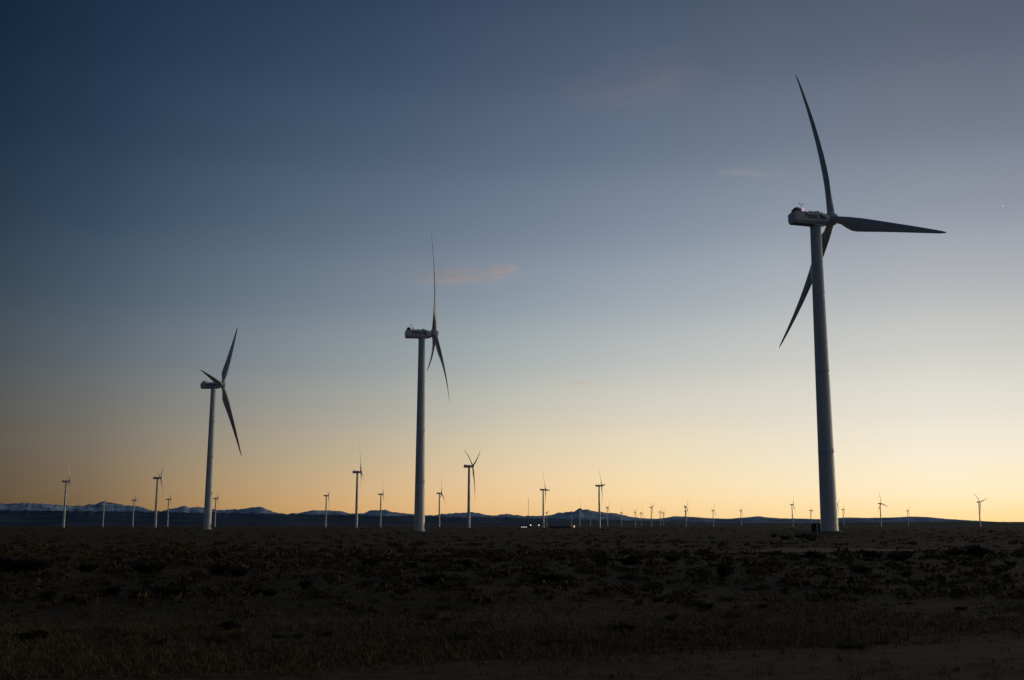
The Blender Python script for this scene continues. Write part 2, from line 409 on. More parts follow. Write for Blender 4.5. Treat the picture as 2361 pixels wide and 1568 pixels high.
MAT['rise'] = noisy('brown_sage_rise', (.030, .024, .018), (.05, .04, .03), .004, .95, .1)

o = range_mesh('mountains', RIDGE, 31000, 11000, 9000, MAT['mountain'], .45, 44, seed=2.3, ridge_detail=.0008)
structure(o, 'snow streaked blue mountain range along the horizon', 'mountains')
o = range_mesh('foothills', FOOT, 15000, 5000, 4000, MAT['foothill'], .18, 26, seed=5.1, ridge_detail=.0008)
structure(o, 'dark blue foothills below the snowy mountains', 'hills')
o = range_mesh('low_rise', RISE, 9300, 2600, 3000, MAT['rise'], .1, 20, u0=1300, seed=8.4, ridge_detail=.0001, sink=6)
structure(o, 'low dark brown rise of the plain on the right', 'hill')

# ================================================================== wind turbines
HUB_H, OVERHANG, TILT, ROTOR = 80.0, 5.0, R(5), 44.0
def tower_mesh():
    bm = bmesh.new(); prof = []
    for z, r in ((-4, 2.18), (0, 2.18), (.25, 2.16)): prof.append((r, z))
    for z in (20.0, 40.0, 60.0):                       # bolted flange seams between tower sections
        r = 2.16 + (1.36 - 2.16) * z / 78.4
        prof += [(r + .009, z - .9), (r + .001, z - .10), (r + .009, z - .08), (r + .009, z + .08), (r + .001, z + .10), (r - .009, z + .9)]
    prof += [(1.37, 78.0), (1.36, 78.4)]
    lathe(bm, prof, 56)
    me = bpy.data.meshes.new('tower'); bm.to_mesh(me); bm.free()
    for p in me.polygons: p.use_smooth = len(p.vertices) == 4
    me.materials.append(MAT['tower']); return me
def nacelle_mesh():
    # cross section, clockwise; the skirt tucks in at the bottom and the roof is chamfered
    sec = [(-1.28, -1.72), (1.28, -1.72), (1.74, -1.02), (1.76, .95), (1.42, 1.42), (.95, 1.6), (-.95, 1.6), (-1.42, 1.42), (-1.76, .95), (-1.74, -1.02)]
    st = [(-7.2, .96, .97), (-6.95, 1.0, 1.0), (-5.05, 1.0, 1.0), (-5.0, .985, .985), (-4.95, 1.0, 1.0), (1.2, 1.0, 1.0), (2.4, .97, .90), (3.3, .86, .80), (3.75, .72, .70)]
    bm = bmesh.new(); rings = []
    for y, sx, sz in st:
        ring = []
        for x, z in sec:
            yy = y
            if y < -6.9: yy += .38 * (max(0, -z + .2) / 1.9) + .75 * (max(0, z - .55) / 1.05) ** 1.2
            elif y < -6.5: yy += .30 * (max(0, -z + .2) / 1.9) + .6 * (max(0, z - .55) / 1.05) ** 1.2
            ring.append(bm.verts.new((x * sx, yy, z * sz)))
        rings.append(ring)
    n = len(sec)
    for a, b in zip(rings[:-1], rings[1:]):
        for i in range(n):
            j = (i + 1) % n; bm.faces.new((a[j], a[i], b[i], b[j]))
    bm.faces.new(rings[0]); bm.faces.new(list(reversed(rings[-1])))
    # roof hatches and yaw bearing collar
    box(bm, -.8, .8, -.2, .9, 1.5, 2.08, .06); box(bm, -.55, .55, .9, 1.9, 1.4, 1.82, .05); box(bm, -.9, .9, -2.1, -1.0, 1.5, 1.86, .05)
    box(bm, -.6, .6, -3.6, -2.7, 1.5, 1.78, .05)
    for y in (-2.4, -.6, 1.3):
        for sx in (-1, 1): rod(bm, (sx * 1.05, y, 1.5), (sx * 1.05, y, 2.0), .05)
    lathe(bm, [(1.5, -2.0), (1.5, -1.55)], 32)
    bmesh.ops.recalc_face_normals(bm, faces=bm.faces)
    me = bpy.data.meshes.new('nacelle'); bm.to_mesh(me); bm.free(); me.materials.append(MAT['nacelle']); return me
def hub_mesh():
    bm = bmesh.new()
    prof = [(1.15, -1.35), (1.42, -1.2), (1.62, -.7), (1.66, 0), (1.6, .6), (1.38, 1.15), (1.0, 1.6), (.55, 1.88), (.08, 1.98)]
    lathe(bm, prof, 32, axis='Y')
    for k in range(3):                                  # blade root collars
        a = 2 * math.pi * k / 3; d = Vector((math.sin(a), 0, math.cos(a)))
        rod(bm, d * .9, d * 1.75, 1.12, 1.06, 24)
    bmesh.ops.recalc_face_normals(bm, faces=bm.faces)
    me = bpy.data.meshes.new('rotor_hub'); bm.to_mesh(me); bm.free()
    for p in me.polygons: p.use_smooth = len(p.vertices) == 4
    me.materials.append(MAT['nacelle']); return me
def blade_mesh(cone, bend, pitch=3.0, R_=ROTOR):
    ST = [(1.5, 1.9, 1.0, 14), (2.6, 1.9, 1.0, 14), (4.2, 2.15, .82, 14), (6.2, 2.9, .52, 13), (8.6, 3.5, .36, 11.5), (10.5, 3.55, .30, 10), (14, 3.2, .25, 7.2), (18, 2.78, .22, 5), (23, 2.3, .20, 3.2), (28, 1.86, .19, 2), (33, 1.44, .18, 1), (38, 1.0, .17, .3), (41.5, .68, .16, 0), (43.3, .40, .16, 0), (R_, .06, .2, 0)]
    V = []; Fc = []; n = 28
    for r, c, tk, tw in ST:
        th = R(tw + pitch); mixc = smooth01((r - 2.6) / 6.0)
        y0 = r * math.tan(cone) - bend * (r / R_) ** 2
        for i in range(n):
            a = 2 * math.pi * i / n
            ca, sa = math.cos(a), math.sin(a)
            # airfoil: leading edge at -x (rounded), trailing edge at +x (thin)
            t = (1 + ca) / 2                                  # 0 at the leading edge .. 1 at the trailing edge
            yt = tk * .5 * c * sa * (1 - mixc + mixc * (1.45 * (1 - t) ** .55 * (t + .03) ** .12))
            xx = (t - .5) * c * (1 - mixc) + (t - .30) * c * mixc
            X = xx * math.cos(th) + yt * math.sin(th); Y = -xx * math.sin(th) + yt * math.cos(th)
            V.append((X, y0 + Y, r))
    for k in range(len(ST) - 1):
        for i in range(n):
            j = (i + 1) % n; Fc.append((k * n + i, k * n + j, (k + 1) * n + j, (k + 1) * n + i))
    me = np_mesh('blade', V, Fc, True)
    me.materials.append(MAT['blade'])
    return me
ME_TOWER, ME_NAC, ME_HUB = tower_mesh(), nacelle_mesh(), hub_mesh()
ME_BLADE, ME_BLADE_PARKED = blade_mesh(R(5.7), 4.0), blade_mesh(R(5.9), 1.6, 80.0)
ME_BLADE_BOWED = blade_mesh(R(7.6), 5.6)
def cooler_mesh():
    bm = bmesh.new()
    box(bm, -1.15, 1.15, -6.25, -4.75, 1.5, 2.25, .1)
    box(bm, -.75, .75, -6.0, -4.95, 2.2, 2.62, .12)
    for k in range(5): box(bm, -1.0, 1.0, -6.31, -6.2, 1.6 + k * .12, 1.66 + k * .12)
    me = bpy.data.meshes.new('cooling_unit'); bm.to_mesh(me); bm.free(); me.materials.append(MAT['dark_panel']); return me
def mast_mesh():
    bm = bmesh.new()
    rod(bm, (0.5, -4.3, 1.5), (0.5, -4.3, 3.7), .06, .045); rod(bm, (0.5, -4.75, 3.35), (0.5, -3.85, 3.35), .035)
    for y in (-4.75, -3.85):
        rod(bm, (.5, y, 3.35), (.5, y, 3.7), .03); lathe(bm, [(.02, 3.68), (.14, 3.72), (.14, 3.82), (.02, 3.86)], 10, (.5, y, 0))
    me = bpy.data.meshes.new('weather_mast'); bm.to_mesh(me); bm.free(); me.materials.append(MAT['metal']); return me
def beacon_mesh(mat):
    bm = bmesh.new(); lathe(bm, [(.16, 1.55), (.16, 2.0), (.24, 2.02), (.26, 2.3), (.2, 2.5), (.05, 2.58)], 14, (.55, -3.75, 0))
    me = bpy.data.meshes.new('beacon_light'); bm.to_mesh(me); bm.free(); me.materials.append(mat); return me
def letter_mesh():
    cu = bpy.data.curves.new('lettering', 'FONT'); cu.body = 'Vestas'; cu.size = 1.62; cu.extrude = .012; cu.offset = .024
    cu.align_x = 'LEFT'
    ob = bpy.data.objects.new('lettering', cu); COL.objects.link(ob)
    dg = bpy.context.evaluated_depsgraph_get(); me = bpy.data.meshes.new_from_object(ob.evaluated_get(dg))
    bpy.data.objects.remove(ob); bpy.data.curves.remove(cu)
    w = max(v.co.x for v in me.vertices)
    bm = bmesh.new(); bm.from_mesh(me); bpy.data.meshes.remove(me)
    # the wind swoosh after the word
    def swoosh(pts):
        vs = [bm.verts.new((w + .25 + x, y, .012)) for x, y in pts]; f = bm.faces.new(vs)
    swoosh([(0, .95), (.8, 1.0), (1.5, .72), (2.25, .42), (2.45, .05), (1.7, .10), (1.0, .42), (.4, .66)])
    swoosh([(.1, .42), (.6, .40), (1.25, .0), (1.9, -.12), (1.1, -.14), (.5, .12)])
    s = 6.3 / (w + 2.7)
    out = []
    for side in (1, -1):
        b2 = bm.copy()
        for v in b2.verts:
            x, y, z = v.co * s
            y_ = -4.2 + x if side > 0 else 2.1 - x; y *= 1.25
            v.co = Vector((side * (1.765 + z), y_, y - .28))
        bmesh.ops.recalc_face_normals(b2, faces=b2.faces)
        me = bpy.data.meshes.new('lettering'); b2.to_mesh(me); b2.free(); me.materials.append(MAT['letter']); out.append(me)
    bm.free(); return out
ME_COOL, ME_MAST, ME_BEACON, ME_TEXT = cooler_mesh(), mast_mesh(), beacon_mesh(MAT['beacon']), letter_mesh()
ME_BEACON_OFF = beacon_mesh(MAT['beacon_off'])
def base_mesh():
    bm = bmesh.new(); lathe(bm, [(3.1, -3), (3.1, .22), (3.0, .3), (2.2, .32)], 40)
    me = bpy.data.meshes.new('foundation'); bm.to_mesh(me); bm.free(); me.materials.append(MAT['concrete']); return me
def door_mesh():
    bm = bmesh.new(); box(bm, 2.06, 2.22, -.45, .45, 1.3, 3.4, .03)
    me = bpy.data.meshes.new('door'); bm.to_mesh(me); bm.free(); me.materials.append(MAT['metal']); return me
def stairs_mesh():
    bm = bmesh.new()
    for k in range(6): box(bm, 2.2 + .3 * k, 2.55 + .3 * k, -.5, .5, 1.1 - .2 * k, 1.16 - .2 * k)
    for s in (-.5, .5):
        rod(bm, (2.2, s, 1.1), (4.0, s, -.1), .05); rod(bm, (2.2, s, 2.1), (4.0, s, .95), .03); rod(bm, (4.0, s, -.2), (4.0, s, .95), .03); rod(bm, (2.25, s, 1.1), (2.25, s, 2.1), .03)
    me = bpy.data.meshes.new('entrance_stairs'); bm.to_mesh(me); bm.free(); me.materials.append(MAT['metal']); return me
ME_BASE, ME_DOOR, ME_STAIRS = base_mesh(), door_mesh(), stairs_mesh()
GROUP = 'wind turbines spread across the plain'
def turbine(x, y, z, yaw, phase, label, detail=True, blade=None, tilt=TILT, lit=False):
    root = bpy.data.objects.new('wind_turbine', None); COL.objects.link(root)
    root.empty_display_size = 2; root.location = (x, y, z); root.rotation_euler = (0, 0, -R(yaw))
    tag(root, label, 'wind turbine', GROUP)
    tw = link('tower', ME_TOWER, parent=root)
    na = link('nacelle', ME_NAC, parent=root); na.location = (0, 0, HUB_H)
    hub = link('rotor_hub', ME_HUB, parent=root)
    hub.location = (0, OVERHANG * math.cos(tilt), HUB_H + OVERHANG * math.sin(tilt))
    hub.rotation_mode = 'YXZ'; hub.rotation_euler = (tilt, R(phase), 0)
    for k in range(3):
        b = link('blade', blade or ME_BLADE, parent=hub); b.rotation_euler = (0, 2 * math.pi * k / 3, 0)
    link('cooling_unit', ME_COOL, parent=na)
    if detail:
        link('weather_mast', ME_MAST, parent=na); link('beacon_light', ME_BEACON if lit else ME_BEACON_OFF, parent=na)
        for me in ME_TEXT: link('lettering', me, parent=na)
        link('foundation', ME_BASE, parent=root)
        a = R(yaw) + R(-10)
        d = link('door', ME_DOOR, parent=tw); d.rotation_euler = (0, 0, a)
        s = link('entrance_stairs', ME_STAIRS, parent=tw); s.rotation_euler = (0, 0, a)
    return root

turbine(78.7, 278.0, .62, 72.7, -11.2, 'tallest nearest wind turbine with lettered nacelle and one blade pointing right', blade=ME_BLADE_BOWED, lit=True)
turbine(-37.0, 447.9, -.2, 80.2, 17.0, 'middle one of the three big wind turbines, thin edge-on blade straight up')
turbine(-167.9, 617.8, -.1, 93.8, -32.8, 'smallest of the three big wind turbines, leaning at left with a blade over its nacelle', blade=ME_BLADE_PARKED)
FAR = [   # x, y, yaw, phase, label
(-787.8, 1969.6, 80, 6, 'small wind turbine farthest left, standing alone before the mountains'),
(-1337.9, 3666.6, 83.5, 104, 'tiny pale wind turbine whose head sits below the rounded mountain top'),
(-1155.9, 3416.8, 90, 28, 'tiny wind turbine on the right shoulder of the rounded mountain'),
(-581.4, 1826.9, 84, 76, 'small wind turbine with raised blades just left of the smallest big turbine'),
(-1015.5, 3304.3, 80.5, 58, 'tiny wind turbine between the raised blade one and the big left tower'),
(-848.0, 3199.0, 82, 70, 'tiny wind turbine close to the right of the big left tower base'),
(-482.5, 2902.2, 74.5, 70, 'tiny wind turbine left of the small one midway between the two left towers'),
(-225.0, 1619.4, 88, 10, 'small wind turbine left of the middle tower, second tallest of the small ones'),
(-326.6, 2782.1, 83.5, 5, 'tiny wind turbine nearest to the left of the middle tower'),
(-174.4, 2684.5, 74.5, 8, 'tiny wind turbine nearest to the right of the middle tower'),
(-56.5, 1462.9, 71.5, 64, 'tallest of the small wind turbines, two blades raised in a V'),
(67.4, 2413.0, 79, 94, 'small wind turbine right beside the lit building, one blade pointing right'),
(170.3, 2181.9, 85, 88, 'small wind turbine on the right slope of the snowy peak, blade straight up'),
(419.0, 4922.7, 77.5, 42, 'tiny wind turbine just right of the one on the snowy peak slope'),
(656.6, 6732.9, 79, 14, 'tiny wind turbine at the foot of the snowy peak right shoulder'),
(716.0, 6515.4, 78, 52, 'left of the close pair of tiny wind turbines in the mountain gap'),
(789.8, 6847.4, 70, 19, 'right of the close pair of tiny wind turbines in the mountain gap'),
(590.9, 4748.6, 79, 62, 'tiny wind turbine with raised blades at the right side of the mountain gap'),
(835.4, 6311.4, 76, 14, 'left of two faint wind turbines on the low ridge beyond the gap'),
(925.1, 6847.4, 81, 62, 'right of two faint wind turbines on the low ridge beyond the gap'),
(727.9, 4693.1, 77.5, 40, 'taller front one of two tiny wind turbines in line on the low ridge'),
(947.5, 6119.7, 78.6, 70, 'shorter rear one of two tiny wind turbines in line on the low ridge'),
(1021.5, 5687.8, 80.5, 24, 'tiny lone wind turbine left of the one above the dark low ridge end'),
(1207.0, 5904.8, 83.5, 48, 'tiny lone wind turbine above the dark right end of the low ridge'),
(1041.7, 4160.6, 92, 30, 'tiny wind turbine left of the biggest tower, blade straight up'),
(1517.6, 5688.4, 88, 100, 'tiny faint wind turbine nearest to the left of the biggest tower'),
(1593.0, 5385.1, 97, 54, 'tiny faint wind turbine nearest to the right of the biggest tower'),
(1194.0, 4117.7, 89.5, 60, 'wind turbine hidden behind the biggest tower with only a blade showing'),
(1294.4, 3931.7, 76, 108, 'small wind turbine right of the biggest tower, one blade pointing right'),
(2100.5, 5940.6, 95, 46, 'tiny faint wind turbine over the flat hill top on the right'),
(1545.5, 3700.6, 80, 74, 'small wind turbine farthest right with two blades raised in a V'),
(313.2, 5176.1, 75, 115, 'tiny wind turbine standing in front of the top of the snowy peak'),
(505.3, 7215.0, 82, 78, 'faint pale wind turbine low in front of the snowy peak right flank'),
(333.9, 6311.4, 85, 35, 'tiny faint wind turbine on the left slope of the snowy peak'),
(204.4, 6622.0, 74.5, 72, 'tiny faint wind turbine close behind the one beside the lit building'),
]
for x, y, yaw, ph, lab in FAR:
    turbine(x, y, gh(x, y), yaw, ph, lab, detail=math.hypot(x, y) < 2000)

# ------------------------------------------------------------------ transformer cabinets at the foot of the big turbine
def cabinet(name, u, v, w, d, h, mat, label, cat, louvres=True):
    p = on_ground(u, v, .1); z = gh(p.x, p.y)
    root = bpy.data.objects.new(name, None); COL.objects.link(root); root.location = (p.x, p.y, z); root.rotation_euler = (0, 0, R(-16))
    tag(root, label, cat)
    bm = bmesh.new(); box(bm, -w / 2, w / 2, -d / 2, d / 2, .12, h, .04); box(bm, -w / 2 - .06, w / 2 + .06, -d / 2 - .06, d / 2 + .06, h - .02, h + .08, .02)
    bm_obj('housing', bm, mat, root)
    bm = bmesh.new(); box(bm, -w / 2 - .15, w / 2 + .15, -d / 2 - .15, d / 2 + .15, -.6, .115); bm_obj('plinth', bm, MAT['concrete'], root)
    bm = bmesh.new(); box(bm, -w / 2 + .07, -.02, -d / 2 - .03, -d / 2 + .01, .25, h - .15, .01); a = bm_obj('door', bm, mat, root)
    bm = bmesh.new(); box(bm, .02, w / 2 - .07, -d / 2 - .03, -d / 2 + .01, .25, h - .15, .01); bm_obj('door', bm, mat, root)
    bm = bmesh.new(); box(bm, -.09, -.05, -d / 2 - .07, -d / 2 - .02, h * .5, h * .62); bm_obj('handle', bm, MAT['metal'], a)
    return root
cabinet('transformer_cabinet', 1878, 1231.5, 1.35, 1.5, 2.0, MAT['box_green'], 'dark transformer cabinet left of the biggest tower base', 'cabinet')
cabinet('switch_cabinet', 1889.5, 1232.5, .62, .6, 2.15, MAT['box_pale'], 'narrow paler cabinet between the dark transformer cabinet and the biggest tower', 'cabinet')

# ------------------------------------------------------------------ buildings, lamps and mast in the distance
MAT['wall'] = noisy('weathered_siding', (.07, .052, .034), (.10, .075, .05), .8, .9)
MAT['roof'] = noisy('rusted_roof', (.06, .045, .03), (.09, .065, .04), 1.2, .8)
MAT['window'] = emit('lit_window', (1.0, .95, .84), .6)
MAT['lamp_white'] = emit('white_lamp', (1.0, .98, .88), 1.7)
MAT['lamp_warm'] = emit('warm_lamp', (1.0, .66, .36), 1.3)
def shed(u0, u1, v, dist, h, label, windows):
    a, b = ray(u0, v), ray(u1, v); pa, pb = a * (dist / a.y), b * (dist / b.y)
    L = pb.x - pa.x; cx = (pa.x + pb.x) / 2; z = gh(cx, dist)
    root = bpy.data.objects.new('farm_shed', None); COL.objects.link(root); root.location = (cx, dist, z)
    tag(root, label, 'building')
    bm = bmesh.new(); box(bm, -L / 2, L / 2, -4, 4, -1, h); bm_obj('wall', bm, MAT['wall'], root)
    bm = bmesh.new()
    vs = [bm.verts.new((x, y, zz)) for x in (-L / 2 - .4, L / 2 + .4) for y, zz in ((-4.6, h + .02), (0, h + 1.4), (4.6, h + .02))]
    for f in ((0, 1, 4, 3), (1, 2, 5, 4), (0, 3, 5, 2), (0, 2, 1), (3, 4, 5)): bm.faces.new([vs[i] for i in f])
    bmesh.ops.recalc_face_normals(bm, faces=bm.faces); bm_obj('roof', bm, MAT['roof'], root)
    for x0, x1 in windows:
        bm = bmesh.new(); box(bm, L * x0 - L / 2, L * x1 - L / 2, -4.05, -3.98, 1.0, 2.05); bm_obj('window', bm, MAT['window'], root)
    bm = bmesh.new(); box(bm, L * .66 - L / 2, L * .66 - L / 2 + 1.0, -4.05, -3.98, 0, 2.1); bm_obj('door', bm, MAT['metal'], root)
    return root
shed(1199, 1226, 1212, 1500, 2.4, 'low dark shed with a row of lit windows on the plain', [(.09, .19), (.23, .33), (.36, .45), (.50, .58)])
shed(1268, 1314, 1214, 1560, 1.1, 'long dark unlit shed on the plain right of the lamps', [])
def yard_lamp(u, v, dist, size, tall, mat, label):
    d = ray(u, v); p = d * (dist / d.y); z = gh(p.x, p.y); zl = EYE + p.z
    root = bpy.data.objects.new('yard_lamp', None); COL.objects.link(root); root.location = (p.x, p.y, z); tag(root, label, 'lamp')
    bm = bmesh.new(); rod(bm, (0, 0, -1), (0, 0, zl - z + .2), .12, .08); rod(bm, (0, 0, zl - z + .2), (0, -size - .2, zl - z + .3), .06); bm_obj('post', bm, MAT['metal'], root)
    bm = bmesh.new(); lathe(bm, [(.1, size * tall), (size * .7, size * tall * .7), (size, 0), (size * .7, -size * tall * .7), (.1, -size * tall)], 16, (0, -size - .2, zl - z))
    bm_obj('lamp_head', bm, mat, root, True)
    return root
yard_lamp(1223.4, 1211.0, 1480, .7, 1, MAT['lamp_white'], 'bright white lamp at the right end of the row of lit windows')
yard_lamp(1242.2, 1211.0, 1480, .7, 1, MAT['lamp_white'], 'bright white lamp standing alone right of the lit shed')
yard_lamp(1323.9, 1213.8, 1480, .75, 1.7, MAT['lamp_warm'], 'warm orange lamp on the plain below the snowy peak')
def met_mast(u, dist, h):
    d = ray(u, 1210); p = d * (dist / d.y); z = gh(p.x, dist)
    root = bpy.data.objects.new('lattice_mast', None); COL.objects.link(root); root.location = (p.x, dist, z)
    tag(root, 'thin lattice mast rising over the lit shed', 'mast')
    bm = bmesh.new(); w = .55
    cs = [(w * math.cos(a), w * math.sin(a)) for a in (R(90), R(210), R(330))]
    for c in cs: rod(bm, (*c, -1), (*c, h), .07, seg=5)
    k = 0.0
    while k < h - 2:
        for i in range(3): rod(bm, (*cs[i], k), (*cs[(i + 1) % 3], k + 2), .035, seg=4)
        k += 2
    bm_obj('lattice', bm, MAT['metal'], root)
    for a in (30, 150, 270):
        for hh in (h * .5, h * .95):
            bm = bmesh.new(); rod(bm, (0, 0, hh), (h * .5 * math.cos(R(a)), h * .5 * math.sin(R(a)), -1), .03, seg=4); bm_obj('guy_wire', bm, MAT['metal'], root)
met_mast(1218.5, 1750, 46)

# ================================================================== clouds
def cloud_mat(name, dens, seed, stretch):
    m = bpy.data.materials.new(name); m.use_nodes = True; t = m.node_tree; t.nodes.clear()
    tc = N(t, 'ShaderNodeTexCoord'); mp = N(t, 'ShaderNodeMapping'); mp.inputs['Scale'].default_value = stretch; mp.inputs['Location'].default_value = (seed, seed * 2.3, 0)
    t.links.new(tc.outputs['Object'], mp.inputs[0])
    nz = N(t, 'ShaderNodeTexNoise'); nz.inputs['Scale'].default_value = 1.5; nz.inputs['Detail'].default_value = 6; nz.inputs['Roughness'].default_value = .6; nz.inputs['Distortion'].default_value = .4
    t.links.new(mp.outputs[0], nz.inputs['Vector'])
    ln = N(t, 'ShaderNodeVectorMath', operation='LENGTH'); t.links.new(tc.outputs['Object'], ln.inputs[0])
    fall = M(t, 'SUBTRACT', 1.0, M(t, 'MULTIPLY', ln.outputs['Value'], ln.outputs['Value']), True)
    k = M(t, 'MULTIPLY', M(t, 'SUBTRACT', M(t, 'ADD', nz.outputs['Fac'], M(t, 'MULTIPLY', fall, .25)), .58, True), fall)
    vs = N(t, 'ShaderNodeVolumeScatter'); vs.inputs['Color'].default_value = (1, .93, .93, 1); vs.inputs['Anisotropy'].default_value = .45
    t.links.new(M(t, 'MULTIPLY', k, dens), vs.inputs['Density'])
    o = N(t, 'ShaderNodeOutputMaterial'); t.links.new(vs.outputs[0], o.inputs['Volume'])
    return m
def cloud(u, v, w, dist, depth, thick, dens, seed, label, roll=0.0):
    d = ray(u, v); p = d * (dist / d.y); half = w / FPX * dist / 2
    bm = bmesh.new(); bmesh.ops.create_icosphere(bm, subdivisions=3, radius=1.0)
    me = bpy.data.meshes.new('cloud'); bm.to_mesh(me); bm.free()
    o = link('cloud', me, cloud_mat('thin_cloud', dens, seed, (1.2, 1.0, .8)))
    o.location = (p.x, p.y, p.z); o.scale = (half, depth, thick); o.rotation_euler = (0, R(-roll), R(12))
    tag(o, label, 'cloud', 'thin pink clouds')
    return o
cloud(1055, 637, 470, 26000, 1500, 130, .0036, 1.7, 'longest pink cloud wisp, beside the middle turbine upright blade', 4)
cloud(1160, 622, 110, 26600, 800, 110, .0055, 4.2, 'small brighter pink puff at the right end of the longest cloud wisp', 3)
cloud(1722, 397, 280, 26000, 600, 45, .0036, 7.9, 'faint pink cloud wisp left of the biggest turbine upright blade', 2)
cloud(1340, 882, 110, 27000, 900, 70, .0035, 2.6, 'tiny faint pink cloud low in the middle of the sky', 0)

cloud(1450, 195, 620, 24000, 3200, 200, .00055, 5.5, 'very faint broad pinkish veil of cloud high in the middle of the sky', 3)

# ------------------------------------------------------------------ evening star
d = ray(2312, 474).normalized()
bm = bmesh.new(); bmesh.ops.create_icosphere(bm, subdivisions=2, radius=40)
me = bpy.data.meshes.new('evening_star'); bm.to_mesh(me); bm.free()
o = link('evening_star', me, emit('starlight', (.9, .95, 1.0), .62)); o.location = d * 95000
tag(o, 'tiny evening star high at the right edge of the sky', 'star')

# ================================================================== sagebrush and grass
def leaf_mat(name, c1, c2):
    m = new_mat(name, c1, .9, .1); t = m.node_tree; b = t.nodes['Principled BSDF']
    geo = N(t, 'ShaderNodeNewGeometry')
    mx = N(t, 'ShaderNodeMix', data_type='RGBA'); mx.inputs[6].default_value = (*c1, 1); mx.inputs[7].default_value = (*c2, 1)
    t.links.new(geo.outputs['Random Per Island'], mx.inputs['Factor']); t.links.new(mx.outputs[2], b.inputs['Base Color'])
    return m
MAT['sage'] = leaf_mat('sage_leaves', (.075, .060, .030), (.17, .128, .062))
MAT['sage_dark'] = leaf_mat('dark_shrub_leaves', (.014, .012, .008), (.045, .036, .020))
MAT['scrub'] = leaf_mat('scrub_leaves', (.080, .056, .026), (.17, .112, .050))
MAT['straw'] = leaf_mat('straw_blades', (.13, .08, .035), (.34, .22, .10))

def leaf_quads(centers, size, r):
    """one bent little quad per centre, random facing; returns verts, faces"""
    n = len(centers)
    d = r.normal(size=(n, 3)); d /= np.linalg.norm(d, axis=1)[:, None]
    e = r.normal(size=(n, 3)); e -= d * (e * d).sum(1)[:, None]; e /= np.linalg.norm(e, axis=1)[:, None]
    s = size * r.uniform(.5, 1.4, (n, 1))
    c = np.asarray(centers)
    v = np.stack([c - d * s, c + e * s * .42, c + d * s, c - e * s * .42], 1).reshape(-1, 3)
    f = np.arange(4 * n).reshape(-1, 4)
    return v, f
def bush_mesh(seed, nleaf=900, mat='sage'):
    r = np.random.default_rng(seed); C = []
    nl = r.integers(6, 10)
    for k in range(nl):                                   # twig clumps of a low spreading shrub, unit width and height
        a = r.uniform(0, 2 * math.pi); q = math.sqrt(r.uniform(0, 1)) * .36
        hh = r.uniform(.45, .95) * (1 - .7 * q); cx, cy = q * math.cos(a), q * math.sin(a)
        m = nleaf // nl
        t = r.uniform(0, 1, m) ** .7
        rad = (.07 + .17 * t) * np.sqrt(r.uniform(0, 1, m)); b = r.uniform(0, 2 * math.pi, m)
        C.append(np.stack([cx * (.35 + .75 * t) + rad * np.cos(b), cy * (.35 + .75 * t) + rad * np.sin(b), hh * t + r.normal(0, .03, m)], 1))
    C = np.concatenate(C); C[:, 2] = np.maximum(C[:, 2], .01)
    v, f = leaf_quads(C, .052, r)
    me = np_mesh('sagebrush', v, f); me.materials.append(MAT[mat]); return me
BUSH = [bush_mesh(100 + k) for k in range(8)]
DARK_BUSH = [bush_mesh(200 + k, 1500, 'sage_dark') for k in range(6)]
BUSH_GROUP = 'sagebrush clumps on the dim plain'
COMMON = 'low dark sagebrush clump among dim dry grass on the plain'
first = bpy.data.objects.new('sagebrush', BUSH[0]); COL.objects.link(first); n_bush = 0
DARKER = 'broad blackish shrub standing out darker than the sagebrush around it'
def place_bush(x, y, w, h, label, dark=False):
    global n_bush
    o = first if n_bush == 0 else first.copy()
    if n_bush: COL.objects.link(o)
    o.data = DARK_BUSH[n_bush % 6] if dark else BUSH[n_bush % 8]; n_bush += 1
    o.location = (x, y, gh(x, y) - .04); o.scale = (w, w * rng.uniform(.8, 1.1), h); o.rotation_euler = (0, 0, rng.uniform(0, 6.28))
    tag(o, label, 'shrub', BUSH_GROUP); return o
CLUMPS = [(20,1316,95),(62,1320,85),(95,1312,50),(200,1318,55),(345,1322,85),(500,1322,60),(548,1326,60),(110,1365,65),(250,1357,55),(325,1357,30),(385,1364,80),(580,1362,50),(622,1366,48),(705,1350,55),(540,1445,60),(75,1470,75),(1000,1344,65),(1048,1347,60),(850,1308,55),(950,1310,35),(1080,1308,45),(1230,1333,40),(1275,1342,62),(1390,1302,35),(1450,1307,55),(1670,1335,60),(1610,1325,25),(1550,1300,40),(1435,1458,65),(1520,1392,35),(1630,1410,45),(1760,1407,30),(1880,1295,55),(2015,1297,65),(2072,1299,60),(1990,1325,45),(2090,1330,35),(2175,1341,20),(2260,1290,65),(2330,1302,30),(2215,1410,30),(1852,1239,52),(1811,1243,38),(1786,1238,26),(1872,1244,30),(2200,1288,40)]
NAMED = {14: 'lone dark sagebrush clump in the near grass left of the middle', 15: 'lone wide sagebrush clump in the near grass at far left', 28: 'largest lone dark sagebrush clump in the near grass below the lit shed', 30: 'lone sagebrush clump in near grass right of the largest lone clump'}
for i, (u, v, w) in enumerate(CLUMPS):
    p = on_ground(u, v); W = w / FPX * p.y
    place_bush(p.x, p.y, W * 1.05, min(W * .5, 1.25), *((COMMON, False) if 1236 < v < 1246 else (NAMED.get(i, DARKER), True)))
def on_track(x, y):
    for a, b in ((ta, tb), (tb, tcx)):
        t = ((x - a.x) * (b.x - a.x) + (y - a.y) * (b.y - a.y)) / ((b.x - a.x) ** 2 + (b.y - a.y) ** 2)
        if -.02 < t < 1.3 and abs((x - a.x) * (b.y - a.y) - (y - a.y) * (b.x - a.x)) / math.hypot(b.x - a.x, b.y - a.y) < 8.5: return True
    return False
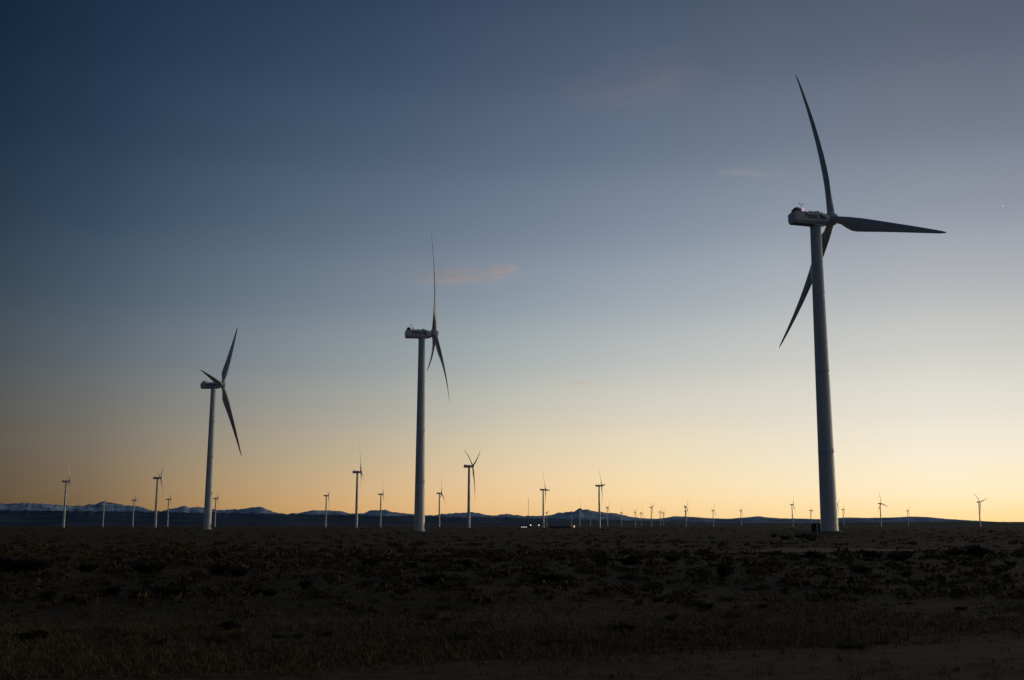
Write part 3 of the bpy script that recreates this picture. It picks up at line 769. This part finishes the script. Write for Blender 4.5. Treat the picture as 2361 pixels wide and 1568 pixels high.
while n_bush < 270:
    v = 1252 + 250 * rng.uniform() ** 1.15; u = rng.uniform(-30, 2400)
    p = on_ground(u, v)
    if noise.noise((p.x / 14, p.y / 14, 2.2)) < rng.uniform(-.5, .2): continue
    if on_track(p.x, p.y): continue
    W = (.3 + .75 * rng.uniform() ** 2) * (1.0 if p.y > 40 else .7)
    place_bush(p.x, p.y, W, W * rng.uniform(.30, .46), COMMON)

# smaller and farther scrub, too many to count
V, Fs, base = [], [], 0
cnt = 0
while cnt < 4600:
    v = 1213.2 + 190 * rng.uniform() ** 2.6; u = rng.uniform(-60, 2430)
    p = on_ground(u, v)
    if p.y > 2500 or verge_dist(p.x, p.y) < 6 or on_track(p.x, p.y): continue
    pn = noise.noise((p.x / 38, p.y / 60, 5.2))
    if rng.uniform() > .55 + .5 * pn or (v > 1285 and rng.uniform() < (v - 1285) / 130): continue
    W = (.35 + .85 * rng.uniform() ** 2) * (1 + p.y / 700) * min(1, .45 + p.y / 150); Hh = W * rng.uniform(.20, .38); z = gh(p.x, p.y)
    m = 26 if p.y < 160 else 14
    a = rng.uniform(0, 6.28, m); q = np.sqrt(rng.uniform(0, 1, m)) * .5
    c = np.stack([p.x + W * q * np.cos(a), p.y + W * q * np.sin(a), z + Hh * rng.uniform(0, 1, m) * (1 - 1.4 * q * q)], 1)
    vv, ff = leaf_quads(c, W * .17, rng)
    V.append(vv); Fs.append(ff + base); base += len(vv); cnt += 1
o = link('scrub', np_mesh('scrub', np.concatenate(V), np.concatenate(Fs)), MAT['scrub'])
tag(o, 'dark low scrub speckling the plain as far as the turbines', 'scrub', kind='stuff')

# dry grass tufts of the near ground
V, Fs, base, cnt = [], [], 0, 0
while cnt < 13000:
    v = 1300 + 268 * rng.uniform() ** .9; u = rng.uniform(-60, 2430)
    p = on_ground(u, v); vd = verge_dist(p.x, p.y)
    if vd < -4.2 or (vd < 1.2 and rng.uniform() > max(.16, .5 + .3 * vd)): continue
    if rng.uniform() > .58 + .9 * noise.noise((p.x / 3.2, p.y / 5.0, 8.8)): continue
    z = gh(p.x, p.y); m = 7; hgt = rng.uniform(.03, .12)
    a = rng.uniform(0, 6.28, m); l = rng.uniform(.02, .16, m); h = hgt * rng.uniform(.6, 1.1, m)
    bx_, by_ = p.x + rng.normal(0, .06, m), p.y + rng.normal(0, .06, m)
    dx, dy = np.cos(a), np.sin(a); wd = .008 + .004 * rng.uniform(0, 1, m)
    P0 = np.stack([bx_ - dy * wd, by_ + dx * wd, np.full(m, z - .02)], 1); P1 = np.stack([bx_ + dy * wd, by_ - dx * wd, np.full(m, z - .02)], 1)
    P2 = np.stack([bx_ + dx * l + dy * wd * .3, by_ + dy * l - dx * wd * .3, z + h], 1); P3 = np.stack([bx_ + dx * l - dy * wd * .3, by_ + dy * l + dx * wd * .3, z + h], 1)
    V.append(np.stack([P0, P1, P2, P3], 1).reshape(-1, 3)); Fs.append(np.arange(4 * m).reshape(-1, 4) + base); base += 4 * m; cnt += 1
o = link('dry_grass', np_mesh('dry_grass', np.concatenate(V), np.concatenate(Fs)), MAT['straw'])
tag(o, 'short straw coloured grass on the near ground', 'grass', kind='stuff')
